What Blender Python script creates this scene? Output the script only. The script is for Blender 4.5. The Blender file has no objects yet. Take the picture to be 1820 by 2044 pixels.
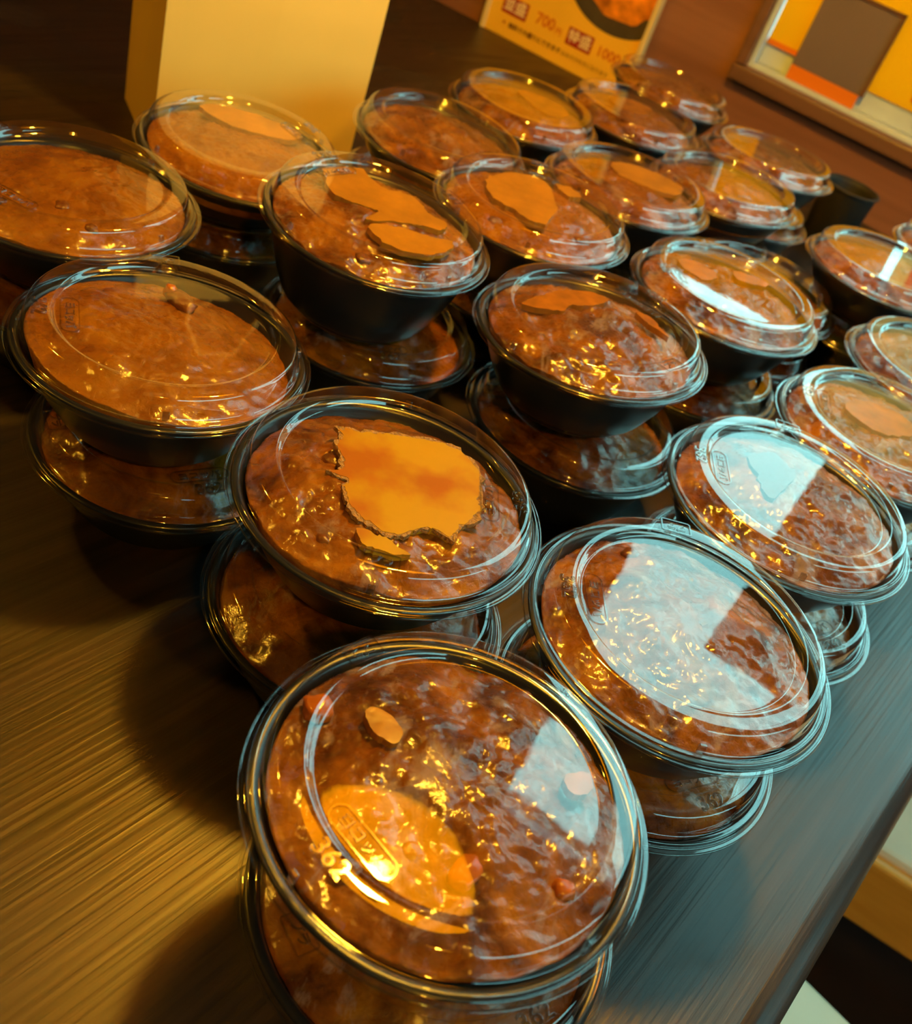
import bpy, bmesh, math, random
from mathutils import Vector, Matrix, noise

# ------------------------------------------------------------------ camera, sky, exposure
SC = bpy.context.scene
COL = SC.collection
R = 0.07                       # radius of a lid rim in metres; plans below are in units of R
S_LAYER = 0.7662               # lid rim to lid rim, one layer of the stacks
ZT = -S_LAYER - 0.67           # table top below the rims of the top layer (units of R)
TABLE_Z = 0.75
CAM_H = 3.9121
def zm(z):                     # height in R above the top rims -> metres
    return TABLE_Z + (z - ZT) * R

cam_d = bpy.data.cameras.new('camera')
cam = bpy.data.objects.new('camera', cam_d); COL.objects.link(cam)
_p, _r = math.radians(38.184), math.radians(21.962)
_f = Vector((0, math.cos(_p), -math.sin(_p))); _x = Vector((1, 0, 0)); _u = Vector((0, math.sin(_p), math.cos(_p)))
_xr = math.cos(_r) * _x + math.sin(_r) * _u; _ur = -math.sin(_r) * _x + math.cos(_r) * _u
M = Matrix((_xr, _ur, -_f)).transposed().to_4x4(); M.translation = (0, 0, zm(CAM_H))
cam.matrix_world = M
cam_d.sensor_fit = 'HORIZONTAL'; cam_d.sensor_width = 36.0
cam_d.lens = 2015.5 / 1820.0 * 36.0
cam_d.clip_start = 0.02; cam_d.clip_end = 50
cam_d.dof.use_dof = True; cam_d.dof.focus_distance = 0.42; cam_d.dof.aperture_fstop = 15.0
SC.camera = cam

world = bpy.data.worlds.new('overcast_sky'); SC.world = world; world.use_nodes = True
bg = world.node_tree.nodes['Background']
bg.inputs['Color'].default_value = (0.40, 0.98, 1.0, 1); bg.inputs['Strength'].default_value = 5.8
BULB = 1000.0                   # radiance of a pendant bulb
vs = SC.view_settings
vs.view_transform = 'Standard'; vs.look = 'None'; vs.exposure = 0.0; vs.gamma = 1.0; vs.use_curve_mapping = False
try:
    SC.cycles.transparent_max_bounces = 32; SC.cycles.max_bounces = 10
    SC.cycles.sample_clamp_indirect = 6.0
except Exception:
    pass

WALL_AZ = math.radians(-20.0)  # direction of the window wall
WD = 19.75 * R                 # its distance from the camera
# daylight portal filling the window opening
pl = bpy.data.lights.new('window_portal', 'AREA'); pl.shape = 'RECTANGLE'; pl.size = 14.2 * R; pl.size_y = 21.9 * R
pl.cycles.is_portal = True
po = bpy.data.objects.new('window_portal', pl); COL.objects.link(po)
_c = Matrix.Rotation(WALL_AZ, 4, 'Z')
po.matrix_world = _c @ Matrix.Translation((1.9 * R, WD + 0.02, zm(11.0))) @ Matrix.Rotation(math.radians(-90), 4, 'X')

pl2 = bpy.data.lights.new('window_portal', 'AREA'); pl2.shape = 'RECTANGLE'; pl2.size = 2.18; pl2.size_y = 0.74; pl2.cycles.is_portal = True
po2 = bpy.data.objects.new('window_portal', pl2); COL.objects.link(po2)
po2.matrix_world = _c @ Matrix.Translation((1.745, 0.1, 1.625)) @ Matrix.Rotation(math.radians(-90), 4, 'Z') @ Matrix.Rotation(math.radians(-90), 4, 'X')

# ------------------------------------------------------------------ helpers
def tag(o, label=None, cat=None, group=None, kind=None):
    if label: o['label'] = label
    if cat: o['category'] = cat
    if group: o['group'] = group
    if kind: o['kind'] = kind
    return o
def link(name, mesh, mat=None, parent=None, loc=(0, 0, 0), rotz=0.0):
    o = bpy.data.objects.new(name, mesh); COL.objects.link(o)
    if mat is not None and not mesh.materials: mesh.materials.append(mat)
    if parent is not None: o.parent = parent
    o.location = loc; o.rotation_euler = (0, 0, rotz)
    return o
def empty(name, loc, rotz=0.0):
    o = bpy.data.objects.new(name, None); COL.objects.link(o); o.empty_display_size = 0.03
    o.location = loc; o.rotation_euler = (0, 0, rotz); return o
def bm_mesh(name, bm, smooth=False):
    bmesh.ops.recalc_face_normals(bm, faces=bm.faces[:])
    me = bpy.data.meshes.new(name); bm.to_mesh(me); bm.free()
    if smooth:
        for p in me.polygons: p.use_smooth = True
    return me
def add_box(bm, lo, hi, bevel=0.0):
    r = bmesh.ops.create_cube(bm, size=1.0)['verts']
    lo = Vector(lo); hi = Vector(hi)
    for v in r:
        v.co = Vector(((lo[i] + hi[i]) / 2 + v.co[i] * (hi[i] - lo[i]) for i in range(3)))
    if bevel:
        es = list({e for v in r for e in v.link_edges})
        bmesh.ops.bevel(bm, geom=es, offset=bevel, segments=2, affect='EDGES', profile=0.5)
def box_mesh(name, lo, hi, bevel=0.0):
    bm = bmesh.new(); add_box(bm, lo, hi, bevel); return bm_mesh(name, bm)
def lathe(name, prof, seg=128, close=False):
    vs_, fs = [], []
    rings = []
    for (r, z) in prof:
        if r < 1e-6:
            rings.append([len(vs_)]); vs_.append((0, 0, z))
        else:
            b = len(vs_); rings.append(list(range(b, b + seg)))
            for i in range(seg):
                a = 2 * math.pi * i / seg; vs_.append((r * math.cos(a), r * math.sin(a), z))
    for A, B in zip(rings, rings[1:]):
        for i in range(seg):
            j = (i + 1) % seg
            if len(A) == 1 and len(B) == 1: continue
            if len(A) == 1: fs.append((A[0], B[i], B[j]))
            elif len(B) == 1: fs.append((A[i], B[0], A[j]))
            else: fs.append((A[i], B[i], B[j], A[j]))
    me = bpy.data.meshes.new(name); me.from_pydata(vs_, [], fs)
    for p in me.polygons: p.use_smooth = True
    me.update(); return me
def smooth_prof(pts, n=3):
    """Catmull-Rom resample of a profile so that the lathe is rounded."""
    out = []
    for i in range(len(pts) - 1):
        p0 = pts[max(i - 1, 0)]; p1 = pts[i]; p2 = pts[i + 1]; p3 = pts[min(i + 2, len(pts) - 1)]
        for k in range(n):
            t = k / n
            out.append(tuple(0.5 * (2 * p1[c] + (p2[c] - p0[c]) * t + (2 * p0[c] - 5 * p1[c] + 4 * p2[c] - p3[c]) * t * t
                       + (3 * p1[c] - p0[c] - 3 * p2[c] + p3[c]) * t ** 3) for c in (0, 1)))
    out.append(pts[-1])
    return [(max(r, 0.0), z) for r, z in out]
def text_mesh(name, body, size, extrude, bevel=0.0, bold=False):
    c = bpy.data.curves.new(name, 'FONT'); c.body = body; c.size = size; c.extrude = extrude
    c.bevel_depth = bevel; c.align_x = 'CENTER'; c.align_y = 'CENTER'; c.resolution_u = 3
    if bold: c.offset = size * 0.018
    o = bpy.data.objects.new(name, c); COL.objects.link(o)
    dg = bpy.context.evaluated_depsgraph_get(); dg.update()
    me = bpy.data.meshes.new_from_object(o.evaluated_get(dg)); me.name = name
    bpy.data.objects.remove(o); bpy.data.curves.remove(c)
    return me

# ------------------------------------------------------------------ materials
def new_mat(name):
    m = bpy.data.materials.new(name); m.use_nodes = True
    nt = m.node_tree; b = nt.nodes.get('Principled BSDF')
    return m, nt, b
def setp(b, col=None, rough=None, metal=None, spec=None, coat=None, coat_r=None):
    if col is not None: b.inputs['Base Color'].default_value = (*col, 1)
    if rough is not None: b.inputs['Roughness'].default_value = rough
    if metal is not None: b.inputs['Metallic'].default_value = metal
    if spec is not None: b.inputs['Specular IOR Level'].default_value = spec
    if coat is not None: b.inputs['Coat Weight'].default_value = coat
    if coat_r is not None: b.inputs['Coat Roughness'].default_value = coat_r
def N(nt, t, **kw):
    n = nt.nodes.new(t)
    for k, v in kw.items():
        if k in n.inputs: n.inputs[k].default_value = v
        else: setattr(n, k, v)
    return n
def ramp(nt, src, stops):
    r = nt.nodes.new('ShaderNodeValToRGB'); e = r.color_ramp.elements
    e[0].position, e[0].color = stops[0][0], (*stops[0][1], 1)
    e[1].position, e[1].color = stops[-1][0], (*stops[-1][1], 1)
    for p, c in stops[1:-1]:
        x = e.new(p); x.color = (*c, 1)
    nt.links.new(src, r.inputs['Fac']); return r
def coords(nt, scale=(1, 1, 1), which='Object', rot=(0, 0, 0)):
    tc = nt.nodes.new('ShaderNodeTexCoord'); mp = nt.nodes.new('ShaderNodeMapping')
    mp.inputs['Scale'].default_value = scale; mp.inputs['Rotation'].default_value = rot
    nt.links.new(tc.outputs[which], mp.inputs['Vector']); return mp
def plain(name, col, rough=0.5, spec=0.5, var=0.12, scale=20.0, bump=0.0, **kw):
    """a plain colour with a little procedural unevenness"""
    m, nt, b = new_mat(name); setp(b, col, rough, spec=spec, **kw)
    mp = coords(nt); n = N(nt, 'ShaderNodeTexNoise', Scale=scale, Detail=4.0); nt.links.new(mp.outputs[0], n.inputs['Vector'])
    lo = tuple(c * (1 - var) for c in col); hi = tuple(min(1, c * (1 + var)) for c in col)
    r = ramp(nt, n.outputs['Fac'], [(0.3, lo), (0.7, hi)]); nt.links.new(r.outputs[0], b.inputs['Base Color'])
    if bump:
        bp_ = N(nt, 'ShaderNodeBump', Strength=bump, Distance=0.002); nt.links.new(n.outputs['Fac'], bp_.inputs['Height'])
        nt.links.new(bp_.outputs[0], b.inputs['Normal'])
    return m
def wood(name, dark, light, stretch, rough, scale=1.0, bump=0.15, spec=0.5, coat=0.0):
    """grain running along the axis whose stretch is small"""
    m, nt, b = new_mat(name); setp(b, light, rough, spec=spec, coat=coat, coat_r=0.25)
    mp = coords(nt, tuple(s * scale for s in stretch))
    n1 = N(nt, 'ShaderNodeTexNoise', Scale=1.0, Detail=6.0, Roughness=0.65, Distortion=0.3); nt.links.new(mp.outputs[0], n1.inputs['Vector'])
    r = ramp(nt, n1.outputs['Fac'], [(0.32, dark), (0.52, tuple((a + c) / 2 for a, c in zip(dark, light))), (0.7, light)])
    nt.links.new(r.outputs[0], b.inputs['Base Color'])
    bp_ = N(nt, 'ShaderNodeBump', Strength=bump, Distance=0.001); nt.links.new(n1.outputs['Fac'], bp_.inputs['Height'])
    nt.links.new(bp_.outputs[0], b.inputs['Normal'])
    return m
def clear_plastic(name, tint=(0.97, 0.97, 0.96), rough=0.03, gain=1.0, wob=0.0, haze=0.0):
    """thin clear sheet: what is not mirrored by Fresnel goes straight through"""
    m, nt, b = new_mat(name); nt.nodes.remove(b)
    out = nt.nodes['Material Output']
    # Schlick's Fresnel on |cos|, the same from both sides of the sheet
    ge = nt.nodes.new('ShaderNodeNewGeometry'); dt = N(nt, 'ShaderNodeVectorMath', operation='DOT_PRODUCT')
    nt.links.new(ge.outputs['Normal'], dt.inputs[0]); nt.links.new(ge.outputs['Incoming'], dt.inputs[1])
    ab = N(nt, 'ShaderNodeMath', operation='ABSOLUTE'); nt.links.new(dt.outputs['Value'], ab.inputs[0])
    om = N(nt, 'ShaderNodeMath', operation='SUBTRACT', use_clamp=True); om.inputs[0].default_value = 1.0; nt.links.new(ab.outputs[0], om.inputs[1])
    pw = N(nt, 'ShaderNodeMath', operation='POWER'); pw.inputs[1].default_value = 5.0; nt.links.new(om.outputs[0], pw.inputs[0])
    fr = N(nt, 'ShaderNodeMath', operation='MULTIPLY_ADD'); fr.inputs[1].default_value = 0.956; fr.inputs[2].default_value = 0.044; nt.links.new(pw.outputs[0], fr.inputs[0])
    # two faces of the sheet: 2F/(1+F)
    a = N(nt, 'ShaderNodeMath', operation='MULTIPLY'); a.inputs[1].default_value = 2.0 * gain; nt.links.new(fr.outputs[0], a.inputs[0])
    c = N(nt, 'ShaderNodeMath', operation='ADD'); c.inputs[1].default_value = 1.0; nt.links.new(fr.outputs[0], c.inputs[0])
    d = N(nt, 'ShaderNodeMath', operation='DIVIDE', use_clamp=True); nt.links.new(a.outputs[0], d.inputs[0]); nt.links.new(c.outputs[0], d.inputs[1])
    tr = N(nt, 'ShaderNodeBsdfTransparent', Color=(*tint, 1)); gl = N(nt, 'ShaderNodeBsdfGlossy', Color=(1, 1, 1, 1), Roughness=rough)
    mx = nt.nodes.new('ShaderNodeMixShader'); nt.links.new(d.outputs[0], mx.inputs[0]); nt.links.new(tr.outputs[0], mx.inputs[1]); nt.links.new(gl.outputs[0], mx.inputs[2])
    last = mx
    if haze:
        df = N(nt, 'ShaderNodeBsdfDiffuse', Color=(0.9, 0.9, 0.9, 1)); m2 = nt.nodes.new('ShaderNodeMixShader'); m2.inputs[0].default_value = haze
        nt.links.new(mx.outputs[0], m2.inputs[1]); nt.links.new(df.outputs[0], m2.inputs[2]); last = m2
    if wob:
        mp = coords(nt); n = N(nt, 'ShaderNodeTexNoise', Scale=55.0, Detail=2.0); nt.links.new(mp.outputs[0], n.inputs['Vector'])
        bp_ = N(nt, 'ShaderNodeBump', Strength=wob, Distance=0.001); nt.links.new(n.outputs['Fac'], bp_.inputs['Height'])
        nt.links.new(bp_.outputs[0], gl.inputs['Normal'])
    nt.links.new(last.outputs[0], out.inputs['Surface'])
    return m
def backlit_paper(name, col, through=0.6):
    m, nt, b = new_mat(name); setp(b, col, 0.6, spec=0.2)
    out = nt.nodes['Material Output']
    mp = coords(nt); n = N(nt, 'ShaderNodeTexNoise', Scale=6.0, Detail=2.0); nt.links.new(mp.outputs[0], n.inputs['Vector'])
    r = ramp(nt, n.outputs['Fac'], [(0.35, tuple(c * 0.93 for c in col)), (0.65, col)])
    tl = nt.nodes.new('ShaderNodeBsdfTranslucent'); mx = nt.nodes.new('ShaderNodeMixShader'); mx.inputs[0].default_value = through
    nt.links.new(r.outputs[0], tl.inputs['Color']); nt.links.new(r.outputs[0], b.inputs['Base Color'])
    nt.links.new(b.outputs[0], mx.inputs[1]); nt.links.new(tl.outputs[0], mx.inputs[2]); nt.links.new(mx.outputs[0], out.inputs['Surface'])
    return m

def make_curry(name, streak, deep, mid, pale):
    m, nt, b = new_mat(name); setp(b, mid, 0.3, spec=0.18, coat=0.62, coat_r=0.07)
    tc = nt.nodes.new('ShaderNodeTexCoord'); oi = nt.nodes.new('ShaderNodeObjectInfo')
    off = N(nt, 'ShaderNodeVectorMath', operation='ADD'); sc_ = N(nt, 'ShaderNodeMath', operation='MULTIPLY'); sc_.inputs[1].default_value = 37.0
    nt.links.new(oi.outputs['Random'], sc_.inputs[0]); nt.links.new(tc.outputs['Object'], off.inputs[0]); nt.links.new(sc_.outputs[0], off.inputs[1])
    v = off.outputs[0]
    n1 = N(nt, 'ShaderNodeTexNoise', Scale=38.0, Detail=6.0, Roughness=0.6, Distortion=0.7); nt.links.new(v, n1.inputs['Vector'])
    r1 = ramp(nt, n1.outputs['Fac'], [(0.35, deep), (0.51, mid), (0.68, pale)])
    # pale greyish streaks mixed into the stew colour by noise
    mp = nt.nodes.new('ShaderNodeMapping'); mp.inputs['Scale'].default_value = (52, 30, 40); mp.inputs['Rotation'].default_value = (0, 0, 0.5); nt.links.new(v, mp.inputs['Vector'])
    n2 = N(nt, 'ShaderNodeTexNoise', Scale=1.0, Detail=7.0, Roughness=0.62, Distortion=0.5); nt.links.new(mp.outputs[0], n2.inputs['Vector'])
    r2 = ramp(nt, n2.outputs['Fac'], [(streak, (0, 0, 0)), (streak + 0.07, (0.45, 0.45, 0.45))])
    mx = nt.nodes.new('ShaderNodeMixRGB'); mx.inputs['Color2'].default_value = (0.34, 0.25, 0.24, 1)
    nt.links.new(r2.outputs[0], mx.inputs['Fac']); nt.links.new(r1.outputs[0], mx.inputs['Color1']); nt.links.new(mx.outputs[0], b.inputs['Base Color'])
    n3 = N(nt, 'ShaderNodeTexNoise', Scale=300.0, Detail=5.0, Roughness=0.6, Distortion=0.8); nt.links.new(v, n3.inputs['Vector'])
    n4 = N(nt, 'ShaderNodeTexVoronoi', Scale=420.0); nt.links.new(v, n4.inputs['Vector'])
    ad = N(nt, 'ShaderNodeMath', operation='ADD'); nt.links.new(n3.outputs['Fac'], ad.inputs[0])
    ml = N(nt, 'ShaderNodeMath', operation='MULTIPLY'); ml.inputs[1].default_value = 0.3; nt.links.new(n4.outputs['Distance'], ml.inputs[0]); nt.links.new(ml.outputs[0], ad.inputs[1])
    b1 = N(nt, 'ShaderNodeBump', Strength=0.6, Distance=0.0008); nt.links.new(ad.outputs[0], b1.inputs['Height'])
    b2 = N(nt, 'ShaderNodeBump', Strength=0.28, Distance=0.002); nt.links.new(n1.outputs['Fac'], b2.inputs['Height']); nt.links.new(b1.outputs[0], b2.inputs['Normal'])
    nt.links.new(b2.outputs[0], b.inputs['Normal']); bc = N(nt, 'ShaderNodeBump', Strength=0.35, Distance=0.0025); nt.links.new(n1.outputs['Fac'], bc.inputs['Height'])
    bd = N(nt, 'ShaderNodeBump', Strength=0.18, Distance=0.0006); nt.links.new(n3.outputs['Fac'], bd.inputs['Height']); nt.links.new(bc.outputs[0], bd.inputs['Normal']); nt.links.new(bd.outputs[0], b.inputs['Coat Normal'])
    r5 = ramp(nt, n3.outputs['Fac'], [(0.35, (0.22,) * 3), (0.7, (0.45,) * 3)]); nt.links.new(r5.outputs[0], b.inputs['Roughness'])
    return m

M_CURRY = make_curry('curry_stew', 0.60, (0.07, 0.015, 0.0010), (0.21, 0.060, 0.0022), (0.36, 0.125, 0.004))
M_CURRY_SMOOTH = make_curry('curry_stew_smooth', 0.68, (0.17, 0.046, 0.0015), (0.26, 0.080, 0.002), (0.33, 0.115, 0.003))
M_CURRY_STREAKED = make_curry('curry_stew_streaked', 0.545, (0.06, 0.014, 0.0010), (0.18, 0.052, 0.0022), (0.34, 0.115, 0.004))
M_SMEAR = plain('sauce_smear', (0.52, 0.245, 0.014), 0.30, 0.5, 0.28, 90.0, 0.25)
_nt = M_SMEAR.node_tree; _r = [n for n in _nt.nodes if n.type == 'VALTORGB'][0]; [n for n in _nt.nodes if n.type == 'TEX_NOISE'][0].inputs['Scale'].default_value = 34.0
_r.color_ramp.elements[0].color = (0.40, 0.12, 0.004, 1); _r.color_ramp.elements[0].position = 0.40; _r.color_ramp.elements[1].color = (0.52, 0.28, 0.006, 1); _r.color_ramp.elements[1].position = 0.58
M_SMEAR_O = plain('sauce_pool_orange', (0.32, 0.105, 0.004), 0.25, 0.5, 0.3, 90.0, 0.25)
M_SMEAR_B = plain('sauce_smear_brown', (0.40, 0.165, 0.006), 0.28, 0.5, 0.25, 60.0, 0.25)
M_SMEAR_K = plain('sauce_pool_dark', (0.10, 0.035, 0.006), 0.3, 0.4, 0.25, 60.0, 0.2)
M_FRINGE = plain('bubble_fringe', (0.40, 0.20, 0.045), 0.4, 0.6, 0.5, 700.0, 1.0)
M_CARROT = plain('stewed_carrot', (0.40, 0.095, 0.005), 0.25, 0.5, 0.2, 120.0, 0.3)
M_MEAT = plain('stewed_meat', (0.17, 0.048, 0.005), 0.3, 0.6, 0.5, 150.0, 0.9)
M_BOWL = plain('black_plastic', (0.010, 0.010, 0.011), 0.28, 0.5, 0.1, 30.0)
M_LID = clear_plastic('clear_lid_plastic', rough=0.02, wob=0.045)
M_MARK = clear_plastic('embossed_lid_plastic', (0.78, 0.77, 0.75), 0.06, 1.0)

def make_table_mat():
    m, nt, b = new_mat('dark_lacquered_wood'); setp(b, (0.012, 0.008, 0.005), 0.42, spec=0.56)
    mp = coords(nt, (3.0, 130.0, 20.0)); n1 = N(nt, 'ShaderNodeTexNoise', Scale=1.0, Detail=5.0, Roughness=0.6, Distortion=0.2); nt.links.new(mp.outputs[0], n1.inputs['Vector'])
    mp2 = coords(nt, (7.0, 330.0, 20.0)); n2 = N(nt, 'ShaderNodeTexNoise', Scale=1.0, Detail=3.0, Roughness=0.5); nt.links.new(mp2.outputs[0], n2.inputs['Vector'])
    mp3 = coords(nt, (5.0, 9.0, 5.0)); n3 = N(nt, 'ShaderNodeTexNoise', Scale=1.0, Detail=4.0, Roughness=0.55, Distortion=0.6); nt.links.new(mp3.outputs[0], n3.inputs['Vector'])
    r = ramp(nt, n1.outputs['Fac'], [(0.35, (0.008, 0.005, 0.004)), (0.65, (0.024, 0.014, 0.010))]); nt.links.new(r.outputs[0], b.inputs['Base Color'])
    rr = ramp(nt, n3.outputs['Fac'], [(0.36, (0.62,) * 3), (0.46, (0.44,) * 3), (0.7, (0.38,) * 3)]); nt.links.new(rr.outputs[0], b.inputs['Roughness'])
    b1 = N(nt, 'ShaderNodeBump', Strength=0.28, Distance=0.0006); nt.links.new(n1.outputs['Fac'], b1.inputs['Height'])
    b2 = N(nt, 'ShaderNodeBump', Strength=0.7, Distance=0.0005); nt.links.new(n2.outputs['Fac'], b2.inputs['Height']); nt.links.new(b1.outputs[0], b2.inputs['Normal'])
    nt.links.new(b2.outputs[0], b.inputs['Normal'])
    return m
M_TABLE = make_table_mat()
M_WALLWOOD = wood('brown_wall_laminate', (0.17, 0.066, 0.040), (0.27, 0.112, 0.068), (1.2, 8.0, 34.0), 0.45, 1.0, 0.08)
M_TRIM = wood('brown_trim_wood', (0.10, 0.042, 0.022), (0.17, 0.08, 0.045), (2.0, 30.0, 30.0), 0.4, 1.0, 0.1)
M_DARKWALL = plain('dark_room_wall', (0.055, 0.030, 0.016), 0.7, 0.3, 0.15, 4.0)
M_CEIL = plain('dim_ceiling', (0.09, 0.055, 0.032), 0.8, 0.2, 0.08, 3.0)
M_FLOOR = plain('dark_floor', (0.022, 0.014, 0.010), 0.5, 0.4, 0.2, 8.0)
M_FRAME = plain('pale_window_metal', (0.50, 0.56, 0.62), 0.35, 0.6, 0.06, 30.0)
M_GLASS = clear_plastic('window_glass', (0.96, 0.98, 0.97), 0.0)
M_YELLOW = backlit_paper('yellow_poster_paper', (0.88, 0.50, 0.004), 0.24)
M_ORANGE = backlit_paper('orange_poster_paper', (0.80, 0.20, 0.01), 0.12)
M_TAN = backlit_paper('cream_poster_paper', (0.80, 0.62, 0.36), 0.45)
M_RED = backlit_paper('red_poster_print', (0.75, 0.10, 0.02), 0.30)
M_GREYSIGN = plain('grey_sign_back', (0.14, 0.10, 0.10), 0.5, 0.4, 0.08, 10.0)
M_DARKSIGN = plain('dark_sign_back', (0.10, 0.05, 0.03), 0.6, 0.3, 0.12, 10.0)
M_BAG = plain('cream_paper', (0.88, 0.56, 0.12), 0.5, 0.3, 0.04, 9.0, 0.04)
M_CARD = plain('menu_card_yellow', (0.86, 0.46, 0.03), 0.4, 0.4, 0.05, 12.0)
M_CARDEDGE = plain('menu_card_clear_edge', (0.72, 0.52, 0.22), 0.25, 0.6, 0.05, 12.0)
M_PRINTRED = plain('print_red', (0.36, 0.018, 0.004), 0.5, 0.3, 0.1, 40.0)
M_PRINTORANGE = plain('print_orange', (0.60, 0.13, 0.006), 0.5, 0.3, 0.1, 40.0)
M_PRINTDARK = plain('print_dark_brown', (0.10, 0.030, 0.006), 0.5, 0.3, 0.1, 40.0)
M_PRINTWHITE = plain('print_pale', (0.85, 0.62, 0.34), 0.5, 0.3, 0.05, 40.0)
M_PRINTBOWL = plain('print_bowl_grey', (0.055, 0.042, 0.025), 0.5, 0.3, 0.3, 20.0)
M_PRINTFOOD = plain('print_stew_orange', (0.72, 0.20, 0.008), 0.5, 0.3, 0.55, 45.0)
M_BLACK = plain('black_cup_plastic', (0.012, 0.012, 0.011), 0.6, 0.3, 0.1, 20.0)
M_BENCHWOOD = wood('ochre_bench_wood', (0.80, 0.28, 0.02), (0.95, 0.38, 0.04), (3.0, 40.0, 40.0), 0.45, 1.0, 0.05)
M_CUSHION = plain('beige_cushion', (0.85, 0.66, 0.46), 0.6, 0.3, 0.1, 14.0, 0.1)
M_WHITE = plain('off_white_vinyl', (0.95, 0.84, 0.60), 0.4, 0.4, 0.04, 14.0)
M_DARKLEG = plain('dark_leg_wood', (0.02, 0.012, 0.008), 0.5, 0.4, 0.2, 20.0)
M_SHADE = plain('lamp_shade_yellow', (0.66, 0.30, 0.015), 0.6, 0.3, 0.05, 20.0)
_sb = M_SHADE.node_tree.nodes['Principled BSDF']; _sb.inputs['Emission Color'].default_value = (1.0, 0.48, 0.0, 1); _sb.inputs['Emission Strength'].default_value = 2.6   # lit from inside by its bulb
M_CORD = plain('black_cord', (0.01, 0.01, 0.01), 0.5, 0.4, 0.1, 40.0)
M_BULB, _nt, _b = new_mat('glowing_bulb')
_nt.nodes.remove(_b); _e = N(_nt, 'ShaderNodeEmission', Color=(1.0, 0.53, 0.035, 1), Strength=BULB); _nt.links.new(_e.outputs[0], _nt.nodes['Material Output'].inputs['Surface'])

# ------------------------------------------------------------------ the room (wall frame: x along the window wall, y into it)
def wobj(name, mesh, mat, parent=None):
    if parent is not None: return link(name, mesh, mat, parent)
    return link(name, mesh, mat, None, (0, 0, 0), WALL_AZ)
def w(s, d, z):                     # wall frame in R -> local metres
    return (s * R, d * R, zm(z))
XL, XR, YB, ZC = -3.2, 1.75, -2.2, 2.5
OS0, OS1, OZ0, OZ1 = -5.2 * R, 9.0 * R, zm(0.03), zm(22.0)        # window opening
tag(wobj('floor', box_mesh('floor', (XL, YB, -0.05), (XR, WD + 0.1, 0)), M_FLOOR), 'dark floor under the table', kind='structure')
tag(wobj('ceiling', box_mesh('ceiling', (XL, YB, ZC), (XR, WD + 0.1, ZC + 0.05)), M_CEIL), 'dim ceiling of the room', kind='structure')
bm = bmesh.new()
for lo, hi in (((XL, WD, 0), (OS0, WD + 0.1, ZC)), ((OS1, WD, 0), (XR, WD + 0.1, ZC)), ((OS0, WD, 0), (OS1, WD + 0.1, OZ0)), ((OS0, WD, OZ1), (OS1, WD + 0.1, ZC))):
    add_box(bm, lo, hi)
tag(wobj('wall_back', bm_mesh('wall_back', bm), M_WALLWOOD), 'brown wood-grain wall behind the bowls with the window in it', kind='structure')
tag(wobj('wall_left', box_mesh('wall_left', (XL - 0.05, YB, 0), (XL, WD + 0.1, ZC)), M_DARKWALL), 'dark side wall', kind='structure')
RY0, RY1, RZ0, RZ1 = -1.0, 1.2, 1.25, 2.0                       # opening of the strip window in the right wall
bm = bmesh.new()
for lo, hi in (((XR, YB, 0), (XR + 0.05, RY0, ZC)), ((XR, RY1, 0), (XR + 0.05, WD + 0.1, ZC)), ((XR, RY0, 0), (XR + 0.05, RY1, RZ0)), ((XR, RY0, RZ1), (XR + 0.05, RY1, ZC))):
    add_box(bm, lo, hi)
tag(wobj('wall_right', bm_mesh('wall_right', bm), M_DARKWALL), 'dark side wall on the right', kind='structure')
w2 = empty('window_2', (0, 0, 0), WALL_AZ); tag(w2, 'long strip window in the right wall', kind='structure')
bm = bmesh.new()
for lo, hi in (((XR + 0.01, RY0, RZ0), (XR + 0.04, RY0 + 0.03, RZ1)), ((XR + 0.01, RY1 - 0.03, RZ0), (XR + 0.04, RY1, RZ1)), ((XR + 0.01, RY0 + 0.03, RZ0), (XR + 0.04, RY1 - 0.03, RZ0 + 0.03)), ((XR + 0.01, RY0 + 0.03, RZ1 - 0.03), (XR + 0.04, RY1 - 0.03, RZ1))):
    add_box(bm, lo, hi)
link('frame', bm_mesh('frame', bm), M_FRAME, w2)
link('pane', box_mesh('pane', (XR + 0.024, RY0 + 0.03, RZ0 + 0.03), (XR + 0.025, RY1 - 0.03, RZ1 - 0.03)), M_GLASS, w2)
tag(wobj('wall_front', box_mesh('wall_front', (XL, YB - 0.05, 0), (XR, YB, ZC)), M_DARKWALL), 'dark wall behind the viewer', kind='structure')
# trim boards round the opening: jamb and the ledge under the window
tag(wobj('trim_1', box_mesh('trim_1', (-5.40 * R, WD - 0.010, zm(0.03)), (OS0, WD, OZ1 + 0.02), 0.002), M_TRIM), 'brown side board of the window', kind='structure')
tag(wobj('trim_2', box_mesh('trim_2', (-5.40 * R, WD - 0.016, zm(-0.24)), (OS1 + 0.02, WD, zm(0.02)), 0.002), M_TRIM), 'brown ledge board under the window', kind='structure')
tag(wobj('trim_3', box_mesh('trim_3', (-5.40 * R, WD - 0.010, OZ1), (OS1 + 0.02, WD, OZ1 + 0.02), 0.002), M_TRIM), 'brown board over the window', kind='structure')
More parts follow.
